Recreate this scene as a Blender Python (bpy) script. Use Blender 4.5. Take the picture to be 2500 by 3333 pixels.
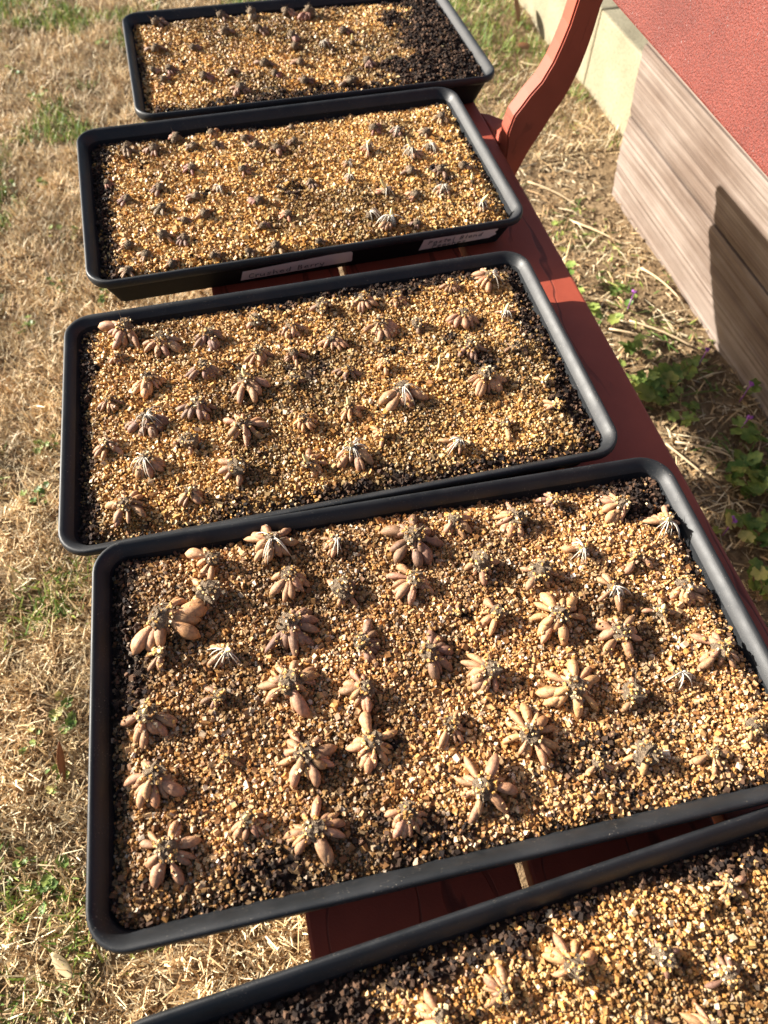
import bpy, math, random
import numpy as np
from mathutils import Matrix, Vector

for o in list(bpy.data.objects):
    bpy.data.objects.remove(o)
scene = bpy.context.scene
COL = scene.collection
rng = np.random.default_rng(7)
random.seed(7)

# ------------------------------------------------------------------ camera
Z0 = 0.48                                   # height of the tray rims above the ground
CAM = (-0.1186, -0.8746, 0.5466 + Z0)
RIGHT = Vector((0.96598, -0.258196, 0.014771))
DOWN = Vector((-0.210409, -0.817836, -0.535604))
FWD = Vector((0.150371, 0.514275, -0.844340))
cam_data = bpy.data.cameras.new('camera')
cam = bpy.data.objects.new('camera', cam_data)
COL.objects.link(cam)
m = Matrix((RIGHT, -DOWN, -FWD)).transposed().to_4x4()
m.translation = CAM
cam.matrix_world = m
cam_data.sensor_fit = 'VERTICAL'
cam_data.sensor_height = 36.0
cam_data.lens = 36.0 * 2297.0 / 3333.0
cam_data.clip_start = 0.02
cam_data.clip_end = 400
cam_data.dof.use_dof = True
cam_data.dof.focus_distance = 0.66
cam_data.dof.aperture_fstop = 7.5
scene.camera = cam
scene.render.resolution_x, scene.render.resolution_y = 768, 1024

# ------------------------------------------------------------------ light
SUN = Vector((1.97, -1.27, -1.0)).normalized()        # direction the light travels
elev = math.asin(-SUN.z)
world = bpy.data.worlds.new('World')
scene.world = world
world.use_nodes = True
nt = world.node_tree
bg = nt.nodes['Background']
sky = nt.nodes.new('ShaderNodeTexSky')
sky.sky_type = 'NISHITA'
sky.sun_disc = False
sky.sun_elevation = elev
sky.sun_rotation = math.atan2(-SUN.x, -SUN.y)
sky.air_density = 1.0
sky.dust_density = 3.0
nt.links.new(sky.outputs[0], bg.inputs[0])
bg.inputs[1].default_value = 0.05
sd = bpy.data.lights.new('sun', 'SUN')
sd.energy = 5.0
sd.angle = math.radians(0.5)
sd.color = (1.0, 0.945, 0.86)
sun = bpy.data.objects.new('sun', sd)
COL.objects.link(sun)
sun.rotation_euler = SUN.to_track_quat('-Z', 'Y').to_euler()
sun.location = (-3, 2, 3)
vs = scene.view_settings
vs.view_transform = 'Standard'
vs.look = 'None'
vs.exposure = 1.8
vs.gamma = 1.0
vs.use_curve_mapping = False

# ------------------------------------------------------------------ helpers
def link(o, parent=None):
    COL.objects.link(o)
    if parent is not None:
        o.parent = parent
    return o

def tag(o, label=None, cat=None, group=None, kind=None):
    if label: o['label'] = label
    if cat: o['category'] = cat
    if group: o['group'] = group
    if kind: o['kind'] = kind
    return o

def empty(name, loc=(0, 0, 0), rotz=0.0):
    o = bpy.data.objects.new(name, None)
    o.empty_display_size = 0.02
    o.location = loc
    o.rotation_euler = (0, 0, rotz)
    return link(o)

def mesh_obj(name, verts, faces, mat=None, parent=None, smooth=False):
    me = bpy.data.meshes.new(name)
    me.from_pydata([tuple(v) for v in verts], [], [tuple(f) for f in faces])
    if mat: me.materials.append(mat)
    if smooth:
        me.polygons.foreach_set('use_smooth', [True] * len(me.polygons))
    me.update()
    o = bpy.data.objects.new(name, me)
    return link(o, parent)

def np_mesh(name, V, F, colors=None, mats=(), smooth=False, mat_index=None):
    """V (n,3); F list of index arrays, each (k, s) with s corners."""
    me = bpy.data.meshes.new(name)
    me.vertices.add(len(V))
    me.vertices.foreach_set('co', np.ascontiguousarray(V, np.float32).ravel())
    loops = np.concatenate([f.ravel() for f in F]).astype(np.int32)
    tot = np.concatenate([np.full(len(f), f.shape[1]) for f in F]).astype(np.int32)
    start = np.concatenate([[0], np.cumsum(tot)[:-1]]).astype(np.int32)
    me.loops.add(len(loops))
    me.loops.foreach_set('vertex_index', loops)
    me.polygons.add(len(tot))
    me.polygons.foreach_set('loop_start', start)
    me.polygons.foreach_set('loop_total', tot)
    me.polygons.foreach_set('use_smooth', np.full(len(tot), smooth))
    for mt in mats: me.materials.append(mt)
    if mat_index is not None:
        me.polygons.foreach_set('material_index', np.asarray(mat_index, np.int32))
    me.update(calc_edges=True)
    if colors is not None:
        a = me.color_attributes.new('tint', 'FLOAT_COLOR', 'POINT')
        c = np.ones((len(V), 4), np.float32); c[:, :3] = colors
        a.data.foreach_set('color', c.ravel())
    return me

def hash2(ix, iy, seed):
    h = (ix * 374761393 + iy * 668265263 + seed * 974634777) & 0xffffffff
    h = ((h ^ (h >> 13)) * 1274126177) & 0xffffffff
    return ((h ^ (h >> 16)) & 0xffff) / 65535.0

def vnoise(x, y, seed=0):
    x = np.asarray(x, float); y = np.asarray(y, float)
    ix = np.floor(x).astype(np.int64); iy = np.floor(y).astype(np.int64)
    fx, fy = x - ix, y - iy
    fx = fx * fx * (3 - 2 * fx); fy = fy * fy * (3 - 2 * fy)
    a = hash2(ix, iy, seed); b = hash2(ix + 1, iy, seed)
    c = hash2(ix, iy + 1, seed); d = hash2(ix + 1, iy + 1, seed)
    return (a * (1 - fx) + b * fx) * (1 - fy) + (c * (1 - fx) + d * fx) * fy

def fbm(x, y, seed=0, octaves=3):
    s = 0; amp = 0.5; t = 0
    for k in range(octaves):
        s = s + amp * vnoise(x * 2 ** k, y * 2 ** k, seed + 17 * k); t += amp; amp *= 0.5
    return s / t

def sstep(a, b, x):
    t = np.clip((x - a) / (b - a), 0, 1)
    return t * t * (3 - 2 * t)

# ------------------------------------------------------------------ materials
def material(name, base=(0.5, 0.5, 0.5), rough=0.7, spec=0.4):
    mt = bpy.data.materials.new(name)
    mt.use_nodes = True
    b = mt.node_tree.nodes['Principled BSDF']
    b.inputs['Base Color'].default_value = (*base, 1)
    b.inputs['Roughness'].default_value = rough
    b.inputs['Specular IOR Level'].default_value = spec
    return mt, mt.node_tree, b

def node(nt, typ, **kw):
    n = nt.nodes.new(typ)
    for k, v in kw.items():
        if k in n.inputs.keys() if hasattr(n.inputs, 'keys') else False:
            n.inputs[k].default_value = v
        else:
            setattr(n, k, v)
    return n

def noise(nt, scale, detail=4, rough=0.55, vec=None, dist=0.0):
    n = nt.nodes.new('ShaderNodeTexNoise')
    n.inputs['Scale'].default_value = scale
    n.inputs['Detail'].default_value = detail
    n.inputs['Roughness'].default_value = rough
    n.inputs['Distortion'].default_value = dist
    if vec is not None: nt.links.new(vec, n.inputs['Vector'])
    return n

def ramp(nt, src, stops):
    r = nt.nodes.new('ShaderNodeValToRGB')
    els = r.color_ramp.elements
    while len(els) < len(stops): els.new(0.5)
    for e, (p, c) in zip(els, stops):
        e.position = p
        e.color = (*c, 1) if len(c) == 3 else c
    nt.links.new(src, r.inputs[0])
    return r

def mix(nt, fac, a, b, mode='MIX'):
    n = nt.nodes.new('ShaderNodeMix')
    n.data_type = 'RGBA'; n.blend_type = mode
    for sock, v in ((n.inputs[0], fac), (n.inputs[6], a), (n.inputs[7], b)):
        if hasattr(v, 'is_linked'): nt.links.new(v, sock)
        elif isinstance(v, (int, float)): sock.default_value = v
        else: sock.default_value = (*v, 1)
    return n.outputs[2]

def coords(nt, scale=(1, 1, 1), kind='Object'):
    tc = nt.nodes.new('ShaderNodeTexCoord')
    mp = nt.nodes.new('ShaderNodeMapping')
    mp.inputs['Scale'].default_value = scale
    nt.links.new(tc.outputs[kind], mp.inputs['Vector'])
    return mp.outputs[0]

def bump(nt, b, height, strength=0.3, dist=0.002):
    n = nt.nodes.new('ShaderNodeBump')
    n.inputs['Strength'].default_value = strength
    n.inputs['Distance'].default_value = dist
    nt.links.new(height, n.inputs['Height'])
    nt.links.new(n.outputs[0], b.inputs['Normal'])

def attr(nt, name='tint'):
    a = nt.nodes.new('ShaderNodeAttribute')
    a.attribute_name = name
    return a.outputs['Color']

def m_tinted(name, rough, spec, transl=0.0, nscale=0, namp=0.3):
    mt, t, b = material(name, rough=rough, spec=spec)
    col = attr(t)
    if nscale:
        n = noise(t, nscale, 2, vec=coords(t))
        r = ramp(t, n.outputs[0], [(0.3, (1 - namp,) * 3), (0.7, (1 + namp * 0.4,) * 3)])
        col = mix(t, 1.0, col, r.outputs[0], 'MULTIPLY')
    t.links.new(col, b.inputs['Base Color'])
    if transl:
        tr = t.nodes.new('ShaderNodeBsdfTranslucent')
        t.links.new(col, tr.inputs[0])
        ms = t.nodes.new('ShaderNodeMixShader')
        ms.inputs[0].default_value = transl
        t.links.new(b.outputs[0], ms.inputs[1]); t.links.new(tr.outputs[0], ms.inputs[2])
        t.links.new(ms.outputs[0], t.nodes['Material Output'].inputs[0])
    return mt

M = {}
M['granule'] = m_tinted('vermiculite flakes', 0.5, 0.35, 0.0, 900, 0.25)
M['crumb'] = m_tinted('peat crumbs', 0.85, 0.2)
M['grass'] = m_tinted('dry grass', 0.6, 0.3, 0.25)
M['straw'] = m_tinted('straw litter', 0.6, 0.3, 0.12)

def m_soil():
    mt, t, b = material('damp potting soil', rough=0.9, spec=0.15)
    n = noise(t, 260, 5, 0.7, coords(t))
    r = ramp(t, n.outputs[0], [(0.3, (0.008, 0.005, 0.0035)), (0.55, (0.03, 0.018, 0.012)), (0.75, (0.075, 0.042, 0.026))])
    fine = ramp(t, n.outputs[0], [(0.3, (0.12, 0.068, 0.032)), (0.55, (0.32, 0.20, 0.098)), (0.75, (0.54, 0.38, 0.21))])
    t.links.new(mix(t, attr(t), fine.outputs[0], r.outputs[0]), b.inputs['Base Color'])
    n2 = noise(t, 420, 5, 0.7, coords(t))
    bump(t, b, n2.outputs[0], 0.9, 0.003)
    return mt
M['soil'] = m_soil()

def m_plastic(name, spec, r0, r1):
    mt, t, b = material(name, rough=0.5, spec=spec)
    co = coords(t)
    n = noise(t, 35, 4, 0.6, co)
    dust = noise(t, 900, 2, 0.5, co)
    r = ramp(t, n.outputs[0], [(0.35, (0.008, 0.009, 0.010)), (0.7, (0.014, 0.015, 0.017))])
    rd = ramp(t, dust.outputs[0], [(0.665, (0, 0, 0)), (0.73, (1, 1, 1))])
    big = noise(t, 55, 3, 0.5, co)
    rb = ramp(t, big.outputs[0], [(0.42, (0, 0, 0)), (0.70, (0.9, 0.9, 0.9))])
    f = mix(t, 1.0, rd.outputs[0], rb.outputs[0], 'MULTIPLY')
    c = mix(t, f, r.outputs[0], (0.24, 0.21, 0.17))
    sm = noise(t, 18, 4, 0.7, co)
    rs = ramp(t, sm.outputs[0], [(0.60, (0, 0, 0)), (0.80, (0.04, 0.04, 0.04))])
    c = mix(t, rs.outputs[0], c, (0.15, 0.12, 0.09))
    t.links.new(c, b.inputs['Base Color'])
    rr = ramp(t, n.outputs[0], [(0.3, (r0,) * 3), (0.7, (r1,) * 3)])
    t.links.new(rr.outputs[0], b.inputs['Roughness'])
    fine = noise(t, 1600, 2, 0.5, co)
    bump(t, b, fine.outputs[0], 0.12, 0.0006)
    return mt
M['plastic'] = m_plastic('smooth black tray rim plastic', 0.35, 0.44, 0.58)
M['plastic_wall'] = m_plastic('matte textured tray wall plastic', 0.12, 0.72, 0.85)

def m_tuber():
    mt, t, b = material('corm claw skin', rough=0.5, spec=0.35)
    oi = t.nodes.new('ShaderNodeObjectInfo')
    n = noise(t, 9, 4, 0.6, coords(t))
    r = ramp(t, n.outputs[0], [(0.3, (0.62, 0.58, 0.55)), (0.6, (1.08, 1.05, 1.0))])
    c = mix(t, 1.0, oi.outputs['Color'], r.outputs[0], 'MULTIPLY')
    sp = noise(t, 34, 3, 0.7, coords(t, (1, 3, 3)))
    rs = ramp(t, sp.outputs[0], [(0.60, (0, 0, 0)), (0.70, (0.8, 0.8, 0.8))])
    c = mix(t, rs.outputs[0], c, (0.14, 0.085, 0.05))
    t.links.new(c, b.inputs['Base Color'])
    bump(t, b, sp.outputs[0], 0.25, 0.03)
    return mt
M['tuber'] = m_tuber()

def m_crown():
    mt, t, b = material('fibrous corm crown', rough=0.9, spec=0.1)
    n = noise(t, 5, 5, 0.7, coords(t))
    r = ramp(t, n.outputs[0], [(0.3, (0.17, 0.115, 0.075)), (0.5, (0.36, 0.265, 0.175)), (0.72, (0.56, 0.45, 0.32))])
    t.links.new(r.outputs[0], b.inputs['Base Color'])
    bump(t, b, n.outputs[0], 0.8, 0.15)
    return mt
M['crown'] = m_crown()
M['root'] = material('white rootlets', (0.62, 0.56, 0.45), 0.5, 0.3)[0]
M['shoot'] = material('pale yellow shoot', (0.74, 0.60, 0.27), 0.5, 0.3)[0]

def m_paint(name, base, dark, grit=False):
    mt, t, b = material(name, rough=0.6, spec=0.35)
    co = coords(t)
    n = noise(t, 14, 5, 0.6, co)
    r = ramp(t, n.outputs[0], [(0.3, dark), (0.6, base)])
    c = r.outputs[0]
    w = t.nodes.new('ShaderNodeTexWave')
    w.wave_type = 'BANDS'; w.bands_direction = 'X'
    w.inputs['Scale'].default_value = 9
    w.inputs['Distortion'].default_value = 11.0
    w.inputs['Detail'].default_value = 3
    w.inputs['Detail Scale'].default_value = 2.2
    t.links.new(coords(t, (1, 0.22, 1)), w.inputs['Vector'])
    sparse = noise(t, 9, 2, 0.5, coords(t, (1, 0.3, 1)))
    sp = ramp(t, sparse.outputs[0], [(0.46, (1, 1, 1)), (0.56, (0, 0, 0))])
    g0 = ramp(t, w.outputs[0], [(0.0, (0, 0, 0)), (0.05, (1, 1, 1))])
    groove = t.nodes.new('ShaderNodeMix'); groove.data_type = 'RGBA'; groove.blend_type = 'LIGHTEN'; groove.inputs[0].default_value = 1.0
    t.links.new(g0.outputs[0], groove.inputs[6]); t.links.new(sp.outputs[0], groove.inputs[7])
    groove_out = groove.outputs[2]
    grain = noise(t, 520 if grit else 700, 3, 0.6, co)
    h = mix(t, 0.8 if grit else 0.35, groove_out, grain.outputs[0])
    if grit:
        fl = noise(t, 330, 2, 0.5, co)
        pch = noise(t, 26, 3, 0.6, co)
        f1 = ramp(t, fl.outputs[0], [(0.67, (0, 0, 0)), (0.72, (0.8, 0.8, 0.8))])
        f2 = ramp(t, pch.outputs[0], [(0.40, (0.05,) * 3), (0.66, (1, 1, 1))])
        f = mix(t, 1.0, f1.outputs[0], f2.outputs[0], 'MULTIPLY')
        sd_ = noise(t, 480, 2, 0.6, co)
        rsd = ramp(t, sd_.outputs[0], [(0.35, (0.66,) * 3), (0.6, (1.08,) * 3)])
        c = mix(t, 1.0, c, rsd.outputs[0], 'MULTIPLY')
        c = mix(t, f, c, (0.21, 0.17, 0.16))
    else:
        c = mix(t, 0.55, c, mix(t, 1.0, c, groove_out, 'MULTIPLY'))
    # bare chips of grey primer where the paint has come off
    ch = noise(t, 60, 4, 0.65, coords(t, (1, 0.35, 1)))
    fc = ramp(t, ch.outputs[0], [(0.735, (0, 0, 0)), (0.75, (1, 1, 1))])
    c = mix(t, fc.outputs[0], c, (0.42, 0.41, 0.43))
    t.links.new(c, b.inputs['Base Color'])
    bump(t, b, h, 0.9 if grit else 0.45, 0.003 if grit else 0.0012)
    return mt
M['paint'] = m_paint('brick red bench paint', (0.30, 0.056, 0.028), (0.24, 0.043, 0.021))
M['paint_grit'] = m_paint('gritty red bench paint', (0.15, 0.030, 0.019), (0.115, 0.021, 0.0135), True)

def m_wood():
    mt, t, b = material('weathered grey timber', rough=0.8, spec=0.2)
    g = noise(t, 1, 6, 0.65, coords(t, (18, 2.0, 300)), 0.4)
    g2 = noise(t, 1, 4, 0.6, coords(t, (4, 1.0, 42)), 0.5)
    blotch = noise(t, 7, 4, 0.6, coords(t, (1, 0.5, 1)))
    r = ramp(t, g.outputs[0], [(0.28, (0.095, 0.076, 0.064)), (0.45, (0.165, 0.138, 0.119)), (0.72, (0.235, 0.204, 0.18))])
    r2 = ramp(t, g2.outputs[0], [(0.34, (0.62, 0.54, 0.48)), (0.55, (1.06, 1.03, 1.0))])
    r3 = ramp(t, blotch.outputs[0], [(0.35, (0.70, 0.62, 0.57)), (0.62, (1.10, 1.08, 1.07))])
    c = mix(t, 1.0, r.outputs[0], r2.outputs[0], 'MULTIPLY')
    c = mix(t, 1.0, c, r3.outputs[0], 'MULTIPLY')
    t.links.new(c, b.inputs['Base Color'])
    bump(t, b, g.outputs[0], 0.7, 0.002)
    return mt
M['wood'] = m_wood()

def m_concrete():
    mt, t, b = material('cream concrete', rough=0.85, spec=0.2)
    n = noise(t, 9, 5, 0.6, coords(t))
    n2 = noise(t, 160, 3, 0.6, coords(t))
    r = ramp(t, n.outputs[0], [(0.3, (0.20, 0.175, 0.115)), (0.65, (0.265, 0.235, 0.158))])
    r2 = ramp(t, n2.outputs[0], [(0.32, (0.7, 0.68, 0.64)), (0.5, (1, 1, 1))])
    t.links.new(mix(t, 1.0, r.outputs[0], r2.outputs[0], 'MULTIPLY'), b.inputs['Base Color'])
    bump(t, b, n2.outputs[0], 0.4, 0.002)
    return mt
M['concrete'] = m_concrete()

def m_ground():
    mt, t, b = material('dry lawn earth', rough=0.95, spec=0.1)
    co = coords(t)
    n = noise(t, 3.0, 6, 0.65, co)
    n2 = noise(t, 70, 5, 0.7, co)
    r = ramp(t, n.outputs[0], [(0.35, (0.20, 0.135, 0.075)), (0.6, (0.30, 0.215, 0.125))])
    r2 = ramp(t, n2.outputs[0], [(0.3, (0.45, 0.42, 0.38)), (0.62, (1.1, 1.08, 1.05))])
    t.links.new(mix(t, 1.0, r.outputs[0], r2.outputs[0], 'MULTIPLY'), b.inputs['Base Color'])
    bump(t, b, n2.outputs[0], 0.9, 0.012)
    return mt
M['ground'] = m_ground()
M['tape'] = material('cream masking tape', (0.80, 0.68, 0.60), 0.7, 0.2)[0]
M['ink'] = material('black marker ink', (0.012, 0.011, 0.012), 0.6, 0.2)[0]

def m_leaf(name, c1, c2):
    mt, t, b = material(name, rough=0.5, spec=0.35)
    oi = t.nodes.new('ShaderNodeObjectInfo')
    n = noise(t, 1.2, 3, 0.6, coords(t))
    f = t.nodes.new('ShaderNodeMath'); f.operation = 'ADD'
    t.links.new(n.outputs[0], f.inputs[0])
    g = t.nodes.new('ShaderNodeMath'); g.operation = 'MULTIPLY_ADD'
    t.links.new(oi.outputs['Random'], g.inputs[0]); g.inputs[1].default_value = 0.5; g.inputs[2].default_value = -0.25
    t.links.new(g.outputs[0], f.inputs[1])
    r = ramp(t, f.outputs[0], [(0.25, c1), (0.8, c2)])
    t.links.new(r.outputs[0], b.inputs['Base Color'])
    tr = t.nodes.new('ShaderNodeBsdfTranslucent')
    t.links.new(r.outputs[0], tr.inputs[0])
    ms = t.nodes.new('ShaderNodeMixShader'); ms.inputs[0].default_value = 0.3
    t.links.new(b.outputs[0], ms.inputs[1]); t.links.new(tr.outputs[0], ms.inputs[2])
    t.links.new(ms.outputs[0], t.nodes['Material Output'].inputs[0])
    return mt
M['leaf'] = m_leaf('henbit leaf', (0.085, 0.16, 0.032), (0.30, 0.36, 0.085))
M['leaf_yellow'] = m_leaf('yellowing leaf', (0.22, 0.26, 0.05), (0.46, 0.40, 0.13))
M['stem'] = material('weed stem', (0.22, 0.13, 0.07), 0.6, 0.3)[0]
M['petal'] = material('purple petal', (0.32, 0.10, 0.36), 0.6, 0.2)[0]
M['deadleaf'] = m_leaf('fallen brown leaf', (0.19, 0.075, 0.03), (0.36, 0.18, 0.08))
M['paleleaf'] = m_leaf('fallen pale leaf', (0.52, 0.40, 0.22), (0.66, 0.54, 0.32))

# ------------------------------------------------------------------ ground
def ground_h(x, y):
    h = (fbm(x * 5, y * 5, 3) - 0.5) * 0.022 + (fbm(x * 22, y * 22, 5) - 0.5) * 0.010
    fade = np.clip(1 - (np.hypot(x - 0.1, y - 0.4) - 2.5) / 2, 0, 1)
    return h * fade

def make_ground():
    def axis(c):
        fine = np.arange(-2.2, 2.6, 0.025)
        out = np.concatenate([[-60, -30, -15, -8, -5, -3.5, -2.7], fine, [3.2, 4, 6, 10, 20, 40, 60]])
        return out + c
    X, Y = np.meshgrid(axis(0.1), axis(0.3), indexing='ij')
    Zg = ground_h(X, Y)
    n, k = X.shape
    V = np.stack([X.ravel(), Y.ravel(), Zg.ravel()], 1)
    i = np.arange(n * k).reshape(n, k)
    F = np.stack([i[:-1, :-1], i[1:, :-1], i[1:, 1:], i[:-1, 1:]], -1).reshape(-1, 4)
    o = link(bpy.data.objects.new('ground', np_mesh('ground', V, [F], mats=[M['ground']], smooth=True)))
    tag(o, 'bare brown earth of the dry lawn under the bench', 'ground', kind='structure')
make_ground()

def blades(name, P, az, lean, length, width, col, mat, curl=0.6, simple=False):
    """curved flat blades: 5 vertices each"""
    N = len(P)
    d = np.stack([np.cos(az), np.sin(az), np.zeros(N)], 1)
    s = np.stack([-np.sin(az), np.cos(az), np.zeros(N)], 1) * width[:, None] * 0.5
    tw = rng.uniform(-0.8, 0.8, N)
    s[:, 2] = width * 0.5 * np.sin(tw)
    up = np.array([0, 0, 1.0])
    a1 = lean
    a2 = lean * (1 - curl) - curl * 0.15
    mid = P + (d * np.cos(a1)[:, None] + up * np.sin(a1)[:, None]) * (length * 0.5)[:, None]
    tip = mid + (d * np.cos(a2)[:, None] + up * np.sin(a2)[:, None]) * (length * 0.5)[:, None]
    if simple:                       # short tapered blades, 4 vertices each
        tip = P + (d * np.cos(a1)[:, None] + up * np.sin(a1)[:, None]) * length[:, None]
        V = np.stack([P - s, P + s, tip + s * 0.3, tip - s * 0.3], 1).reshape(-1, 3)
        Q = np.arange(N)[:, None] * 4 + np.array([[0, 1, 2, 3]])
        return np_mesh(name, V, [Q], np.repeat(col, 4, axis=0), [mat])
    V = np.stack([P - s, P + s, mid + s * 0.9, mid - s * 0.9, tip], 1).reshape(-1, 3)
    b = np.arange(N)[:, None] * 5
    Q = b + np.array([[0, 1, 2, 3]]); Tt = b + np.array([[3, 2, 4]])
    C5 = np.repeat(col, 5, axis=0)
    return np_mesh(name, V, [Q, Tt], C5, [mat])

DRY = np.array([[0.60, 0.43, 0.22], [0.50, 0.33, 0.16], [0.68, 0.53, 0.31], [0.40, 0.25, 0.12], [0.76, 0.64, 0.42]])
GREEN = np.array([[0.16, 0.22, 0.04], [0.25, 0.29, 0.06], [0.10, 0.17, 0.035]])

def green_mask(x, y):
    g = fbm(x * 6.5, y * 6.5, 41, 3)
    k = sstep(0.54, 0.70, g)
    k = k * (0.45 + 0.55 * sstep(0.2, 1.2, y))
    far = sstep(0.75, 1.25, y) * sstep(0.15, 0.55, x)       # greener strip behind the far tray
    return np.clip(k + far * sstep(0.35, 0.6, g + 0.12), 0, 1)

def bed_x(y):            # face of the timber edging
    return 0.828 + 0.028 * (y + 0.06)

def make_lawn():
    zones = [(-0.72, -0.10, -1.1, 1.0, 74000), (-0.78, 0.20, 0.9, 2.2, 42000), (0.10, 0.95, 0.62, 2.1, 26000),
             (-1.9, 1.9, -1.6, 3.0, 24000)]
    Ps, cols, azs, leans, lens, wids = [], [], [], [], [], []
    for x0, x1, y0, y1, n in zones:
        x = rng.uniform(x0, x1, n); y = rng.uniform(y0, y1, n)
        right = (x > 0.24) & (y < 0.66)
        keep = ~right & ~((x > 0.80) & (y < 0.62)) & (x < 0.955)
        clump = fbm(x * 30, y * 30, 77, 2)
        keep &= rng.uniform(0, 1, n) < 0.25 + 1.3 * sstep(0.25, 0.6, clump)
        x, y = x[keep], y[keep]; n = len(x)
        g = rng.uniform(0, 1, n) < green_mask(x, y) * 0.75
        c = DRY[rng.integers(0, len(DRY), n)] * rng.uniform(0.75, 1.15, (n, 1))
        tone = 0.45 + 1.0 * fbm(x * 11, y * 11, 12)[:, None]
        c = c * tone
        c[g] = GREEN[rng.integers(0, 3, g.sum())] * rng.uniform(0.8, 1.3, (g.sum(), 1))
        Ps.append(np.stack([x, y, ground_h(x, y) + rng.uniform(0.0, 0.008, n)], 1)); cols.append(c)
        azs.append(rng.uniform(0, 2 * np.pi, n))
        leans.append(np.where(g, rng.uniform(0.4, 1.3, n), rng.uniform(0.05, 1.15, n)))
        lens.append(np.where(g, rng.uniform(0.012, 0.032, n), rng.gamma(5.0, 0.0038, n) + 0.004))
        wids.append(np.where(g, rng.uniform(0.002, 0.004, n), rng.uniform(0.0014, 0.0030, n)))
    cat = np.concatenate
    me = blades('lawn_grass', cat(Ps), cat(azs), cat(leans), cat(lens), cat(wids), cat(cols), M['grass'], simple=True)
    o = link(bpy.data.objects.new('lawn_grass', me))
    tag(o, 'dormant tan lawn grass with green tufts left of and beyond the bench', 'grass', kind='stuff')
make_lawn()

def make_litter():
    n = 15000
    x = rng.uniform(0.22, 0.97, n); y = rng.uniform(-1.5, 0.85, n)
    keep = (x < bed_x(y) - 0.004) | (y > 0.60)
    keep &= rng.uniform(0, 1, n) < 0.18 + 1.1 * sstep(0.35, 0.65, fbm(x * 8, y * 8, 55, 3))
    x, y = x[keep], y[keep]; n = len(x)
    c = DRY[rng.integers(0, len(DRY), n)] * rng.uniform(0.6, 1.1, (n, 1))
    g = rng.uniform(0, 1, n) < 0.5 * sstep(0.55, 0.75, fbm(x * 7, y * 7, 91, 2))
    c[g] = GREEN[rng.integers(0, 3, g.sum())] * rng.uniform(0.8, 1.2, (g.sum(), 1))
    L = np.where(rng.uniform(0, 1, n) < 0.12, rng.uniform(0.05, 0.12, n), rng.uniform(0.012, 0.035, n))
    me = blades('straw_litter', np.stack([x, y, ground_h(x, y) + rng.uniform(0.001, 0.007, n)], 1),
                rng.uniform(0, 2 * np.pi, n), rng.uniform(-0.05, 0.35, n), L,
                rng.uniform(0.0014, 0.0032, n), c, M['straw'], 0.9)
    o = link(bpy.data.objects.new('straw_litter', me))
    tag(o, 'dead straw and grass clippings on the bare strip behind the bench', 'straw', kind='stuff')
    # crumbly earth on the same strip
    n = 9000
    x = rng.uniform(0.24, 0.97, n); y = rng.uniform(-1.4, 1.0, n)
    keep = (x < bed_x(y) - 0.006) | (y > 0.60)
    x, y = x[keep], y[keep]; n = len(x)
    c = np.array([[0.27, 0.19, 0.11]]) * rng.uniform(0.5, 1.25, (n, 1))
    s = rng.uniform(0.0015, 0.006, n)
    me = lumps('earth_crumbs', np.stack([x, y, ground_h(x, y) + s * 0.3], 1), np.repeat(s[:, None], 3, 1), c, M['crumb'])
    o = link(bpy.data.objects.new('earth_crumbs', me))
    tag(o, 'loose crumbs of brown earth on the strip behind the bench', 'soil', kind='stuff')

CUBE = np.array([[-1, -1, -1], [1, -1, -1], [1, 1, -1], [-1, 1, -1], [-1, -1, 1], [1, -1, 1], [1, 1, 1], [-1, 1, 1]], float) * 0.5
CF = np.array([[0, 3, 2, 1], [4, 5, 6, 7], [0, 1, 5, 4], [1, 2, 6, 5], [2, 3, 7, 6], [3, 0, 4, 7]])

def rand_rot(n):
    q = rng.normal(size=(n, 4)); q /= np.linalg.norm(q, axis=1)[:, None]
    w, x, y, z = q.T
    return np.stack([1 - 2 * (y * y + z * z), 2 * (x * y - z * w), 2 * (x * z + y * w),
                     2 * (x * y + z * w), 1 - 2 * (x * x + z * z), 2 * (y * z - x * w),
                     2 * (x * z - y * w), 2 * (y * z + x * w), 1 - 2 * (x * x + y * y)], 1).reshape(n, 3, 3)

def lumps(name, P, S, col, mat, jit=0.28):
    n = len(P)
    V = CUBE[None] * (1 + rng.uniform(-jit, jit, (n, 8, 3)))
    V = V + rng.uniform(-0.10, 0.10, (n, 8, 3))
    V = V * S[:, None, :]
    V = np.einsum('nij,nkj->nki', rand_rot(n), V) + P[:, None, :]
    F = (np.arange(n)[:, None, None] * 8 + CF[None]).reshape(-1, 4)
    return np_mesh(name, V.reshape(-1, 3), [F], np.repeat(col, 8, 0), [mat])
make_litter()

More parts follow.
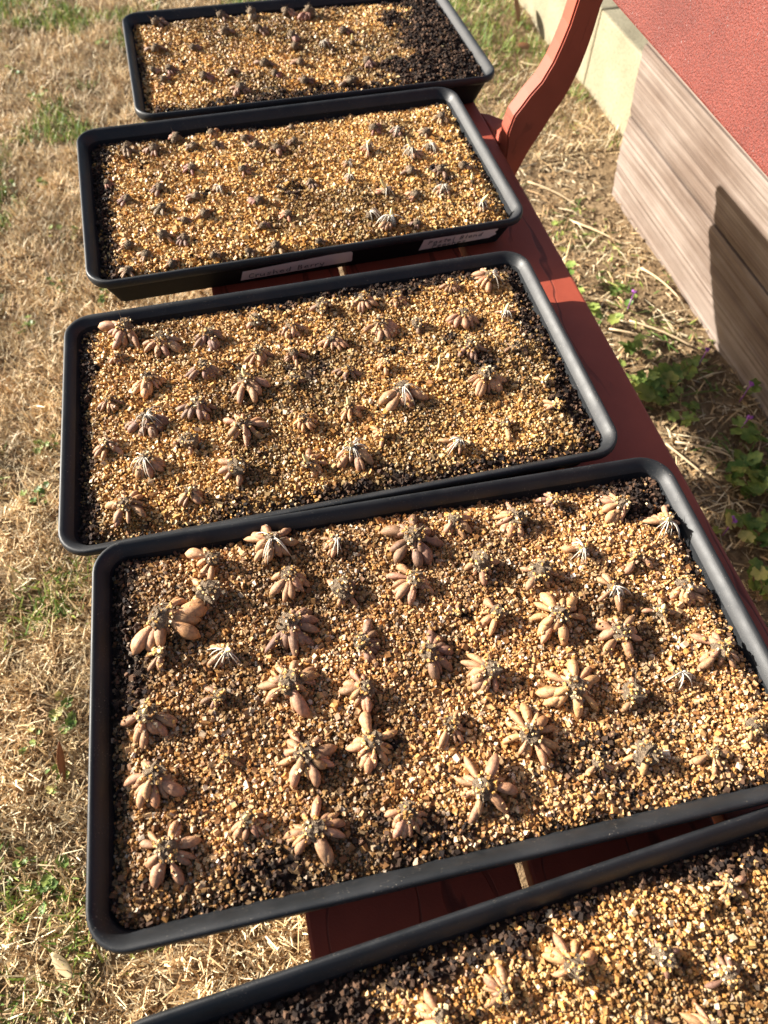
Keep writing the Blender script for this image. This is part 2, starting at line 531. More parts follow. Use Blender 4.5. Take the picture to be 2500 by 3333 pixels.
# ------------------------------------------------------------------ timber edging and blocks
def board(name, prof, y0, yend, depth, parent, seed, amp):
    """prof: list of (z, out) on the face, bottom to top; the face looks to -x"""
    ys = np.linspace(0, 1, 70)
    V, F = [], []
    zs = np.linspace(prof[0][0], prof[-1][0], 30)
    outs = np.interp(zs, [p[0] for p in prof], [p[1] for p in prof])
    rip = amp * (0.6 * np.sin(zs * 420 + seed) + 0.4 * np.sin(zs * 730 + 2 * seed))
    nz = len(zs)
    for t in ys:
        for j, z in enumerate(zs):
            ye = yend + 0.22 * z
            y = y0 + (ye - y0) * t
            wob = (fbm(y * 3, z * 40, seed) - 0.5) * amp * 3
            edge = 0.003 * (max(0, 1 - j / 2.0) ** 2 + max(0, 1 - (nz - 1 - j) / 2.0) ** 2)
            V.append((bed_x(y) - outs[j] - rip[j] - wob + edge, y, z))
    for a in range(len(ys) - 1):
        for j in range(nz - 1):
            i = a * nz + j
            F.append((i, i + 1, i + nz + 1, i + nz))
    nfront = len(V)
    for t in (0, len(ys) - 1):
        for z in (zs[0], zs[-1]):
            y = V[t * nz][1] if z == zs[0] else V[t * nz + nz - 1][1]
            V.append((bed_x(y) + depth, y, z))
    b0, b1, c0, c1 = nfront, nfront + 1, nfront + 2, nfront + 3
    last = (len(ys) - 1) * nz
    F.append([0] + [b0, b1] + [j for j in range(nz - 1, 0, -1)])
    F.append([last + j for j in range(nz)] + [c1, c0])
    F.append([a * nz + nz - 1 for a in range(len(ys))] + [c1, b1])
    F.append([a * nz for a in range(len(ys) - 1, -1, -1)] + [b0, c0])
    F.append((b0, c0, c1, b1))
    return mesh_obj(name, V, F, M['wood'], parent)

def make_edging():
    t = empty('raised_bed_edging', (0, 0, 0))
    tag(t, 'weathered grey timber bed edging of two stacked boards behind the bench', 'bed edging')
    board('board', [(-0.03, 0.003), (0.08, 0.006), (0.165, 0.0)], -1.7, 0.501, 0.05, t, 3, 0.0017)
    board('board', [(0.1665, -0.004), (0.24, -0.003), (0.300, -0.006)], -1.7, 0.503, 0.05, t, 8, 0.0006)
    V = []
    for y in (-1.7, 0.568):
        x = bed_x(y)
        V += [(x + 0.0125, y, 0.3015), (x + 0.075, y, 0.3015), (x + 0.075, y, 0.315), (x + 0.0135, y, 0.315)]
    F = [(3, 2, 1, 0), (4, 5, 6, 7), (0, 1, 5, 4), (1, 2, 6, 5), (2, 3, 7, 6), (3, 0, 4, 7)]
    mesh_obj('cap_strip', V, F, M['wood'], t)
make_edging()

def rounded_box(name, size, r, mat, parent=None, loc=(0, 0, 0), rotz=0.0, seg=2):
    import bmesh
    bm = bmesh.new()
    bmesh.ops.create_cube(bm, size=1.0)
    for v in bm.verts:
        v.co = Vector((v.co.x * size[0], v.co.y * size[1], v.co.z * size[2]))
    bmesh.ops.bevel(bm, geom=bm.edges[:], offset=r, segments=seg, affect='EDGES', profile=0.6)
    me = bpy.data.meshes.new(name)
    bm.to_mesh(me); bm.free()
    me.materials.append(mat)
    o = bpy.data.objects.new(name, me)
    o.location = loc; o.rotation_euler = (0, 0, rotz)
    return link(o, parent)

bl = empty('concrete_block_kerb', (0.97, 0.8, 0))
tag(bl, 'cream concrete block kerb continuing past the end of the weathered timber', 'block kerb')
for k, y in enumerate((-0.02, 0.385, 0.79)):
    rounded_box('block', (0.20, 0.398, 0.23), 0.006, M['concrete'], bl, (0.10 + 0.004 * k, y, 0.075), 0.012 * (k - 1))
    rounded_box('block', (0.20, 0.398, 0.23), 0.006, M['concrete'], bl, (0.304 + 0.004 * k, y, 0.073), 0.0)
bs = mesh_obj('bed_soil', [(0.885, -1.7, 0.27), (1.6, -1.7, 0.27), (1.6, 0.5, 0.27), (0.905, 0.5, 0.27),
                           (0.885, -1.7, -0.02), (1.6, -1.7, -0.02), (1.6, 0.5, -0.02), (0.905, 0.5, -0.02)],
              [(0, 1, 2, 3), (4, 7, 6, 5), (0, 4, 5, 1), (1, 5, 6, 2), (2, 6, 7, 3), (3, 7, 4, 0)], M['ground'])
tag(bs, 'earth filling the raised bed behind the timber boards', 'soil', kind='structure')

# ------------------------------------------------------------------ bench
SEAT = Z0 - 0.0545
YAW = -math.atan(0.034)
bench = empty('garden_bench', (0, 0, 0), YAW)
tag(bench, 'brick red painted garden bench carrying the row of black trays', 'bench')

def slat(name, x0, x1, y0, y1, ztop, th, mat):
    w = x1 - x0
    import bmesh
    o = rounded_box(name, (w, y1 - y0, th), 0.003, mat, bench, ((x0 + x1) / 2, (y0 + y1) / 2, ztop - th / 2))
    return o
for x0, x1 in ((-0.131, 0.0325), (0.0415, 0.1965), (0.2055, 0.3235)):
    slat('seat_slat', x0, x1, -1.55, 0.47, SEAT, 0.024, M['paint'])
# backrest board, leaning back
bk = rounded_box('back_slat', (0.020, 2.0, 0.17), 0.003, M['paint_grit'], bench)
tilt = math.radians(9)
bk.rotation_euler = (0, tilt, 0)
lx, lz = 0.3815, Z0 + 0.180             # lower front edge
bk.location = (lx + 0.010 * math.cos(tilt) + 0.085 * math.sin(tilt), -0.54, lz - 0.010 * math.sin(tilt) + 0.085 * math.cos(tilt))
bk2 = bk.copy(); link(bk2, bench)
bk2.location = bk.location + Vector((math.sin(tilt) * 0.195, 0, math.cos(tilt) * 0.195))

SUP = [(0.3265, 0.400), (0.3262, 0.4234), (0.3250, 0.4563), (0.3305, 0.4805), (0.3484, 0.5068), (0.3628, 0.5241), (0.3733, 0.5468),
       (0.3798, 0.5687), (0.3850, 0.5929), (0.3885, 0.6161), (0.394, 0.645), (0.402, 0.668), (0.432, 0.83), (0.450, 1.02),
       (0.478, 1.02), (0.470, 0.83), (0.440, 0.66), (0.4260, 0.6126), (0.4235, 0.5829), (0.4171, 0.5394), (0.4073, 0.5067),
       (0.3873, 0.4708), (0.3644, 0.4264), (0.345, 0.375), (0.30, 0.33), (0.28, 0.30), (0.285, 0.20), (0.31, 0.08), (0.345, -0.02),
       (0.30, -0.02), (0.262, 0.08), (0.235, 0.20), (0.225, 0.30), (0.16, 0.335), (0.04, 0.345), (-0.05, 0.33), (-0.075, 0.28),
       (-0.085, 0.14), (-0.10, -0.02), (-0.145, -0.02), (-0.13, 0.14), (-0.125, 0.30), (-0.118, 0.3985), (0.10, 0.4000)]

def support(y):
    import bmesh
    th = 0.030
    # rounded resampling of the outline
    pts = []
    n = len(SUP)
    for i in range(n):
        a, b = Vector(SUP[i]), Vector(SUP[(i + 1) % n])
        pts.append(a); 
        if (b - a).length > 0.02:
            k = int((b - a).length / 0.015)
            for j in range(1, k): pts.append(a.lerp(b, j / k))
    jit = [(random.uniform(-1, 1) * 0.0009, random.uniform(-1, 1) * 0.0009) for _ in pts]
    pts = [Vector((p.x + j[0], p.y + j[1])) for p, j in zip(pts, jit)]
    bm = bmesh.new()
    f1 = bm.faces.new([bm.verts.new((p.x, 0, p.y)) for p in pts])
    r = bmesh.ops.extrude_face_region(bm, geom=[f1])
    for v in [g for g in r['geom'] if isinstance(g, bmesh.types.BMVert)]: v.co.y += th
    bmesh.ops.recalc_face_normals(bm, faces=bm.faces[:])
    eds = [e for e in bm.edges if abs(e.verts[0].co.y - e.verts[1].co.y) < 1e-6]
    bmesh.ops.bevel(bm, geom=eds, offset=0.0025, segments=2, affect='EDGES')
    me = bpy.data.meshes.new('bench_end'); bm.to_mesh(me); bm.free()
    me.materials.append(M['paint'])
    o = bpy.data.objects.new('bench_end', me); o.location = (0, y, 0)
    return link(o, bench)
support(0.070)
support(-1.36)
# flared bracket where the bench end meets the seat
bv = [(0.3265, 0.1005, 0.4234), (0.3265, 0.195, 0.420), (0.338, 0.186, 0.421), (0.350, 0.160, 0.426), (0.356, 0.130, 0.434), (0.345, 0.1005, 0.448),
      (0.333, 0.1005, 0.440), (0.330, 0.14, 0.424)]
top = [(0, 7, 6), (0, 1, 7), (7, 1, 2), (7, 2, 3), (7, 3, 6), (6, 3, 4), (6, 4, 5)]
low = [(v[0], v[1], 0.395) for v in bv]
ring = [0, 1, 2, 3, 4, 5, 6]
F = list(top) + [tuple(i + 8 for i in reversed(t)) for t in top]
F += [(ring[i], ring[i] + 8, ring[(i + 1) % 7] + 8, ring[(i + 1) % 7]) for i in range(7)]
mesh_obj('bracket', bv + low, F, M['paint'], bench)

# ------------------------------------------------------------------ trays
TL, TW, TR = 0.545, 0.3195, 0.030
TRAYS = {   # x, y, yaw, rim height offset, tilt along the length, tilt across
    'A': (0.0824, 0.3370, -0.0005, 0.0011, -0.0089, 0.0022),
    'B': (0.0000, 0.0000, 0.0000, 0.0002, -0.0053, 0.0205),
    'C': (-0.0369, -0.3607, -0.0404, -0.0069, 0.0225, -0.0118),
    'D': (-0.0171, -0.6848, -0.0541, 0.0028, -0.0109, -0.0190),
    'E': (-0.0200, -1.0215, 0.0215, 0.0000, 0.0, 0.0)}
WHICH = {'A': 'farthest tray', 'B': 'second tray', 'C': 'third tray', 'D': 'fourth tray', 'E': 'nearest tray'}
TRAY_LABEL = {
    'A': 'farthest black plastic tray, its right third bare dark soil',
    'B': 'black plastic tray with two handwritten tape labels on its near side',
    'C': 'middle black plastic tray of the five, left end reaching furthest out',
    'D': 'large black plastic tray in the foreground, fourth from the far end',
    'E': 'nearest black plastic tray, cut off by the bottom of the photo'}

def rrect(inset, n_corner=8):
    a, b = TL / 2 - inset, TW / 2 - inset
    r = max(TR - inset, 0.008)
    pts = []
    for cx, cy, a0 in ((a - r, b - r, 0), (-a + r, b - r, 90), (-a + r, -b + r, 180), (a - r, -b + r, 270)):
        for k in range(n_corner + 1):
            t = math.radians(a0 + 90 * k / n_corner)
            pts.append((cx + r * math.cos(t), cy + r * math.sin(t)))
    return pts

def tray_loops(key, prof):
    x, y, yaw, dz, tx, ty = TRAYS[key]
    D = Z0 - SEAT - 0.001
    V = []
    for inset, d in prof:
        t = min(1, max(0, d / 0.052))
        for u, v in rrect(inset):
            wob = 0.0006 * math.sin(u * 23 + ty * 900) * math.cos(v * 19)
            rim = Z0 - SEAT + dz + tx * u + ty * v + wob
            z = (1 - t) * (rim - d) + t * (0.001 + (0.052 - d))
            V.append((u, v, z))
    return V

def loop_faces(nl, n, flip=False):
    F = []
    for a in range(nl - 1):
        for k in range(n):
            q = (a * n + k, a * n + (k + 1) % n, (a + 1) * n + (k + 1) % n, (a + 1) * n + k)
            F.append(q[::-1] if flip else q)
    return F

def make_tray(key):
    x, y, yaw, dz, tx, ty = TRAYS[key]
    t = empty('growing_tray', (x, y, SEAT), yaw)
    tag(t, TRAY_LABEL[key], 'tray', 'black trays in a row on the bench')
    rim = [(0.0065, 0.0122), (0.0030, 0.0118), (0.0010, 0.0100), (0.0, 0.0070), (0.0002, 0.0036), (0.0009, 0.0012), (0.0020, 0.0001),
           (0.0036, 0.0002), (0.0060, 0.0016), (0.0086, 0.0042), (0.0110, 0.0075), (0.0126, 0.0105)]
    n = len(rrect(0))
    mesh_obj('rim', tray_loops(key, rim), loop_faces(len(rim), n), M['plastic'], t, True)
    body = [(0.0265, 0.052), (0.0250, 0.0505), (0.0090, 0.0135), (0.0064, 0.0123)]
    V = tray_loops(key, body); F = loop_faces(4, n) + [tuple(range(n - 1, -1, -1))]
    inner = [(0.01262, 0.0106), (0.0255, 0.0480), (0.0285, 0.0500)]
    k0 = len(V)
    V += tray_loops(key, inner)
    F += [tuple(i + k0 for i in f) for f in loop_faces(3, n)] + [tuple(k0 + 2 * n + i for i in range(n))]
    mesh_obj('tray_body', V, F, M['plastic_wall'], t, True)
    return t
tray = {k: make_tray(k) for k in 'ABCDE'}
for k in tray:
    for c in tray[k].children:
        pass

# handwritten tape labels on the near wall of the second tray
GLYPH = {
    'C': [[(0.85, 0.8), (0.5, 1), (0.1, 0.65), (0.12, 0.2), (0.5, 0), (0.9, 0.15)]],
    'r': [[(0.1, 0.55), (0.15, 0)], [(0.12, 0.35), (0.4, 0.58), (0.7, 0.5)]],
    'u': [[(0.1, 0.55), (0.12, 0.12), (0.4, 0), (0.7, 0.2), (0.75, 0.55)], [(0.75, 0.3), (0.85, 0)]],
    's': [[(0.75, 0.5), (0.4, 0.58), (0.2, 0.42), (0.65, 0.2), (0.4, 0), (0.1, 0.1)]],
    'h': [[(0.1, 1.0), (0.12, 0)], [(0.12, 0.35), (0.45, 0.55), (0.7, 0.35), (0.75, 0)]],
    'e': [[(0.15, 0.3), (0.75, 0.38), (0.55, 0.58), (0.2, 0.45), (0.15, 0.12), (0.5, 0), (0.85, 0.12)]],
    'd': [[(0.7, 0.5), (0.3, 0.55), (0.1, 0.2), (0.4, 0), (0.72, 0.2)], [(0.78, 1.0), (0.72, 0)]],
    'B': [[(0.15, 1), (0.12, 0)], [(0.1, 0.98), (0.65, 0.9), (0.6, 0.6), (0.15, 0.52), (0.75, 0.4), (0.7, 0.08), (0.1, 0.0)]],
    'y': [[(0.1, 0.55), (0.3, 0.15), (0.6, 0.2)], [(0.75, 0.55), (0.5, -0.25), (0.15, -0.3)]],
    'P': [[(0.18, 1), (0.1, 0)], [(0.1, 0.95), (0.7, 0.9), (0.68, 0.55), (0.15, 0.48)]],
    'a': [[(0.7, 0.5), (0.3, 0.58), (0.1, 0.2), (0.35, 0), (0.68, 0.3)], [(0.72, 0.55), (0.85, 0)]],
    't': [[(0.4, 0.95), (0.35, 0.05), (0.6, 0)], [(0.1, 0.6), (0.7, 0.64)]],
    'l': [[(0.35, 1.0), (0.3, 0.08), (0.5, 0)]],
    'n': [[(0.1, 0.55), (0.12, 0)], [(0.12, 0.35), (0.45, 0.55), (0.7, 0.35), (0.78, 0)]],
    'c': [[(0.7, 0.48), (0.4, 0.58), (0.12, 0.25), (0.4, 0), (0.75, 0.1)]],
}

def wall_pt(u, zrel, off):
    """point on the outer near wall of a tray: zrel below the rim"""
    t = (zrel - 0.0135) / (0.0505 - 0.0135)
    inset = 0.0090 + t * (0.0250 - 0.0090)
    ty_, dz, tx = TRAYS['B'][5], TRAYS['B'][3], TRAYS['B'][4]
    v = -TW / 2 + inset
    k = zrel / 0.052
    rim = Z0 - SEAT + dz + tx * u + ty_ * v
    z = (1 - k) * (rim - zrel) + k * (0.001 + 0.052 - zrel)
    return (u, v - off, z - off * 0.4)

def tape(corners_top, corners_bot, words, size, slope):
    n = 14
    V, F = [], []
    for k in range(n + 1):
        s = k / n
        u = corners_top[0][0] + (corners_top[1][0] - corners_top[0][0]) * s
        dt = corners_top[0][1] + (corners_top[1][1] - corners_top[0][1]) * s
        db = corners_bot[0][1] + (corners_bot[1][1] - corners_bot[0][1]) * s
        ub = corners_bot[0][0] + (corners_bot[1][0] - corners_bot[0][0]) * s
        V.append(wall_pt(u, dt + random.uniform(-1, 1) * 0.0003, 0.0008)); V.append(wall_pt(ub, db + random.uniform(-1, 1) * 0.0003, 0.0008))
    for k in range(n): F.append((2 * k, 2 * k + 1, 2 * k + 3, 2 * k + 2))
    # torn right end
    m0 = len(V)
    e = [wall_pt(corners_top[1][0] + dx, corners_top[1][1] + (corners_bot[1][1] - corners_top[1][1]) * q, 0.0008)
         for dx, q in ((0.004, 0.2), (0.001, 0.45), (0.0045, 0.7))]
    V += e
    F.append((2 * n, 2 * n + 1, m0 + 2, m0 + 1, m0))
    o = mesh_obj('tape_label', V, F, M['tape'], tray['B'])
    V, F = [], []
    for (word, u0, d0) in words:
        cx = u0
        for ch in word:
            if ch == ' ': cx += size * 0.7; continue
            for st in GLYPH[ch]:
                pts = [(cx + (p[0] * 0.75 + p[1] * 0.12) * size + random.uniform(-1, 1) * 0.0001, d0 - slope * (cx - u0) - p[1] * size) for p in st]
                for a, b in zip(pts[:-1], pts[1:]):
                    d = Vector((b[0] - a[0], b[1] - a[1]))
                    if d.length < 1e-6: continue
                    nrm = Vector((-d.y, d.x)).normalized() * 0.00045
                    e = d.normalized() * 0.0003
                    k = len(V)
                    for q in ((a[0] - e.x + nrm.x, a[1] - e.y + nrm.y), (a[0] - e.x - nrm.x, a[1] - e.y - nrm.y),
                              (b[0] + e.x - nrm.x, b[1] + e.y - nrm.y), (b[0] + e.x + nrm.x, b[1] + e.y + nrm.y)):
                        V.append(wall_pt(q[0], q[1], 0.0014))
                    F.append((k, k + 1, k + 2, k + 3))
            cx += size * (0.62 if ch in 'rtl' else 0.86)
    mesh_obj('lettering', V, F, M['ink'], o)
    return o
tp = tape([(-0.094, 0.0245), (0.040, 0.0150)], [(-0.098, 0.0440), (0.044, 0.0400)],
     [('Crushed Berry', -0.088, 0.0400)], 0.0095, 0.035)
tp['label'] = 'long cream tape label lettered Crushed Berry'
tp = tape([(0.136, 0.0160), (0.232, 0.0135)], [(0.133, 0.0400), (0.228, 0.0360)],
     [('Pastel Blend', 0.143, 0.0280), ('Peaches', 0.150, 0.0375)], 0.0078, 0.02)
tp['label'] = 'shorter cream tape label lettered Pastel Blend'

# ------------------------------------------------------------------ growing medium
def soil_depth(u, v, key):
    s = 100 + ord(key)
    d = 0.0125 + (fbm(u * 14, v * 14, s, 3) - 0.5) * 0.009
    e = np.minimum(TL / 2 - 0.012 - np.abs(u), TW / 2 - 0.012 - np.abs(v))
    d = d + 0.0045 * (1 - sstep(0.0, 0.022, e))
    if key == 'B': d = d + 0.003 * sstep(0.02, 0.13, v) * 1.0
    if key == 'A': d = d - 0.002 * sstep(0.1, 0.2, u)
    return d

def bare(u, v, key):
    """1 where dark potting soil shows, 0 where the vermiculite covers it"""
    s = 300 + ord(key)
    n = fbm(u * 26, v * 26, s, 3)
    n2 = fbm(u * 60, v * 60, s + 5, 2)
    e = np.minimum(TL / 2 - 0.012 - np.abs(u), TW / 2 - 0.012 - np.abs(v))
    k = 0.5 * (1 - sstep(0.002, 0.016, e + (n - 0.5) * 0.03))
    k = np.maximum(k, 0.6 * sstep(0.66, 0.80, n * 0.6 + n2 * 0.4))
    w = (n - 0.5) * 0.09 + (n2 - 0.5) * 0.04
    if key == 'A':
        k = np.maximum(k, sstep(0.135, 0.165, u + w * 1.3 - 0.10 * (v + 0.05)))
        k = np.maximum(k, 0.6 * sstep(0.10, 0.13, -v + w * 0.8))
    if key == 'B':
        k = np.maximum(k, 0.8 * sstep(0.225, 0.243, -u + w * 0.3))
        k = np.maximum(k, 0.6 * sstep(0.125, 0.14, v + w * 0.4) * (u < 0.1))
    if key == 'C':
        k = np.maximum(k, 0.8 * sstep(0.224, 0.246, u + w * 0.5))
        k = np.maximum(k, 0.65 * sstep(0.122, 0.14, -v + w * 0.6) * sstep(-0.18, -0.1, u))
        k = np.maximum(k, 0.85 * sstep(0.118, 0.135, v + w * 0.4) * sstep(-0.1, 0.0, u))
        k = np.maximum(k, 0.7 * sstep(0.235, 0.247, -u + w * 0.3))
        k = np.maximum(k, 0.7 * sstep(0.03, 0.0, np.hypot(u - 0.175, v + 0.005)))
    if key == 'D':
        k = np.maximum(k, 0.95 * sstep(0.045, 0.02, np.hypot(u - 0.235, v - 0.125) + w * 0.3))
        k = np.maximum(k, 0.75 * sstep(0.034, 0.006, np.hypot((u + 0.150) * 0.7, v + 0.134) + w * 0.35))
        k = np.maximum(k, 0.55 * sstep(0.026, 0.006, np.hypot((u + 0.02) * 0.35, v + 0.128) + w * 0.4))
        k = np.maximum(k, 0.5 * sstep(0.030, 0.006, np.hypot((u - 0.10) * 0.4, v + 0.110) + w * 0.45))
        k = np.maximum(k, 0.75 * sstep(0.22, 0.245, -u + w * 0.25) * (v > 0.0))
    if key == 'E':
        k = np.maximum(k, sstep(0.085, 0.12, -u + w * 0.8))
        k = np.maximum(k, 0.7 * sstep(0.125, 0.14, v + w * 0.5))
    return np.clip(k, 0, 1)

def to_world(key, u, v, h):
    x, y, yaw, dz, tx, ty = TRAYS[key]
    c, s = math.cos(yaw), math.sin(yaw)
    return np.stack([x + c * u - s * v, y + s * u + c * v, Z0 + dz + tx * u + ty * v + h], -1)

def clip_rr(u, v, inset):
    a, b, r = TL / 2 - inset, TW / 2 - inset, TR - inset * 0.6
    u = np.clip(u, -a, a); v = np.clip(v, -b, b)
    cu = np.maximum(np.abs(u) - (a - r), 0); cv = np.maximum(np.abs(v) - (b - r), 0)
    q = np.hypot(cu, cv); f = np.where(q > r, r / np.maximum(q, 1e-9), 1)
    return np.sign(u) * np.where(cu > 0, a - r + cu * f, np.abs(u)), np.sign(v) * np.where(cv > 0, b - r + cv * f, np.abs(v))

VERM = np.array([[0.62, 0.395, 0.145], [0.56, 0.315, 0.095], [0.70, 0.50, 0.235], [0.40, 0.205, 0.062], [0.78, 0.62, 0.37],
                 [0.28, 0.135, 0.042], [0.60, 0.395, 0.175], [0.64, 0.335, 0.090], [0.82, 0.71, 0.49], [0.46, 0.295, 0.135]])
VP = np.array([0.17, 0.17, 0.12, 0.13, 0.06, 0.10, 0.09, 0.09, 0.03, 0.04])
PEAT = np.array([[0.018, 0.011, 0.008], [0.035, 0.021, 0.014], [0.06, 0.034, 0.021], [0.10, 0.055, 0.032], [0.012, 0.008, 0.007]])
TINT = {'A': (0.92, 0.84, 0.66), 'B': (0.94, 0.87, 0.70), 'C': (0.92, 0.86, 0.78), 'D': (0.90, 0.82, 0.86), 'E': (0.92, 0.84, 0.80)}
COUNT = {'A': 28000, 'B': 34000, 'C': 42000, 'D': 48000, 'E': 34000}

def make_medium(key, extra):
    nu, nv = 120, 72
    U, Vv = np.meshgrid(np.linspace(-TL / 2 + 0.013, TL / 2 - 0.013, nu), np.linspace(-TW / 2 + 0.013, TW / 2 - 0.013, nv), indexing='ij')
    U, Vv = clip_rr(U.ravel(), Vv.ravel(), 0.0140)
    b = bare(U, Vv, key)
    lump = (fbm(U * 90, Vv * 90, 7 + ord(key), 3) - 0.5) * 0.010 * b
    H = -soil_depth(U, Vv, key) - 0.0022 + lump + 0.0025 * b
    P = to_world(key, U, Vv, H)
    i = np.arange(nu * nv).reshape(nu, nv)
    F = np.stack([i[:-1, :-1], i[1:, :-1], i[1:, 1:], i[:-1, 1:]], -1).reshape(-1, 4)
    o = link(bpy.data.objects.new('potting_soil', np_mesh('potting_soil', P, [F], np.repeat(sstep(0.15, 0.6, b)[:, None], 3, 1), [M['soil']], True)))
    tag(o, f'dark damp potting soil bedding the corms in the {WHICH[key]}', 'soil', 'potting soil in the trays', 'stuff')
    # crumbs of peat
    n = 15000
    u = rng.uniform(-TL / 2 + 0.014, TL / 2 - 0.014, n); v = rng.uniform(-TW / 2 + 0.014, TW / 2 - 0.014, n)
    u, v = clip_rr(u, v, 0.0145)
    bb = bare(u, v, key)
    k = rng.uniform(0, 1, n) < 0.05 + bb * 0.95
    u, v, bb = u[k], v[k], bb[k]; n = len(u)
    s = rng.uniform(0.0012, 0.0034, n)
    lump = (fbm(u * 90, v * 90, 7 + ord(key), 3) - 0.5) * 0.010 * bb
    h = -soil_depth(u, v, key) - 0.0012 + lump + 0.0025 * bb + rng.uniform(-0.0005, 0.0018, n)
    nc = 90                                   # clods: crumbs stuck together in balls
    cu = rng.uniform(-TL / 2 + 0.02, TL / 2 - 0.02, nc); cv = rng.uniform(-TW / 2 + 0.02, TW / 2 - 0.02, nc)
    kc = bare(cu, cv, key) > rng.uniform(0.3, 0.8, nc); cu, cv = cu[kc], cv[kc]
    for a_, b_ in zip(cu, cv):
        m_ = int(rng.integers(18, 46)); R_ = rng.uniform(0.0035, 0.0085)
        d_ = rng.normal(size=(m_, 3)); d_ /= np.linalg.norm(d_, axis=1)[:, None]
        d_ *= R_ * rng.uniform(0.6, 1.0, (m_, 1)) * np.array([[1.2, 1.0, 0.7]])
        u = np.append(u, a_ + d_[:, 0]); v = np.append(v, b_ + d_[:, 1])
        h = np.append(h, -float(soil_depth(np.array([a_]), np.array([b_]), key)[0]) + 0.001 + d_[:, 2])
        s = np.append(s, rng.uniform(0.0015, 0.0036, m_))
    u, v = clip_rr(u, v, 0.0145); n = len(u)
    me = lumps('peat_crumbs', to_world(key, u, v, h), s[:, None] * rng.uniform(0.7, 1.3, (n, 3)),
               PEAT[rng.integers(0, 5, n)] * rng.uniform(0.7, 1.3, (n, 1)), M['crumb'])
    o2 = link(bpy.data.objects.new('peat_crumbs', me))
    tag(o2, f'dark peat crumbs showing between the grains in the {WHICH[key]}', 'soil', 'peat crumbs in the trays', 'stuff')
    # vermiculite
    n = COUNT[key]
    nx = int(math.sqrt(n * TL / TW)); ny = int(n / nx)
    U, Vv = np.meshgrid((np.arange(nx) + 0.5) / nx - 0.5, (np.arange(ny) + 0.5) / ny - 0.5, indexing='ij')
    u = U.ravel() * (TL - 0.028) + rng.uniform(-1, 1, U.size) * 0.0016
    v = Vv.ravel() * (TW - 0.028) + rng.uniform(-1, 1, U.size) * 0.0016
    u, v = clip_rr(u, v, 0.0145)
    bb = bare(u, v, key)
    k = rng.uniform(0, 1, u.size) > bb * 0.97
    u, v, bb = u[k], v[k], bb[k]; n = len(u)
    s = np.clip(rng.lognormal(math.log(0.00174), 0.34, n), 0.0009, 0.0044) * (1 + 0.22 * (key in 'AB'))
    h = -soil_depth(u, v, key) + rng.uniform(-0.0018, 0.0016, n) - 0.0008 * bb
    P = to_world(key, u, v, h)
    S = s[:, None] * rng.uniform(0.65, 1.3, (n, 3))
    damp = 1 - 0.48 * sstep(0.42, 0.70, fbm(u * 12, v * 12, 900 + ord(key), 3)) - 0.30 * bb
    c = VERM[rng.choice(len(VERM), n, p=VP)] * rng.uniform(0.75, 1.15, (n, 1)) * damp[:, None]
    c = c * np.array([TINT[key]])
    if len(extra):
        ex = np.array(extra); m2 = len(ex)
        P = np.concatenate([P, ex])
        S = np.concatenate([S, rng.uniform(0.0010, 0.0022, (m2, 1)) * rng.uniform(0.7, 1.2, (m2, 3))])
        c = np.concatenate([c, VERM[rng.choice(len(VERM), m2, p=VP)]])
    o3 = link(bpy.data.objects.new('vermiculite', lumps('vermiculite', P, S, c, M['granule'])))
    tag(o3, f'golden vermiculite grains spread over the {WHICH[key]}', 'vermiculite', 'vermiculite in the trays', 'stuff')

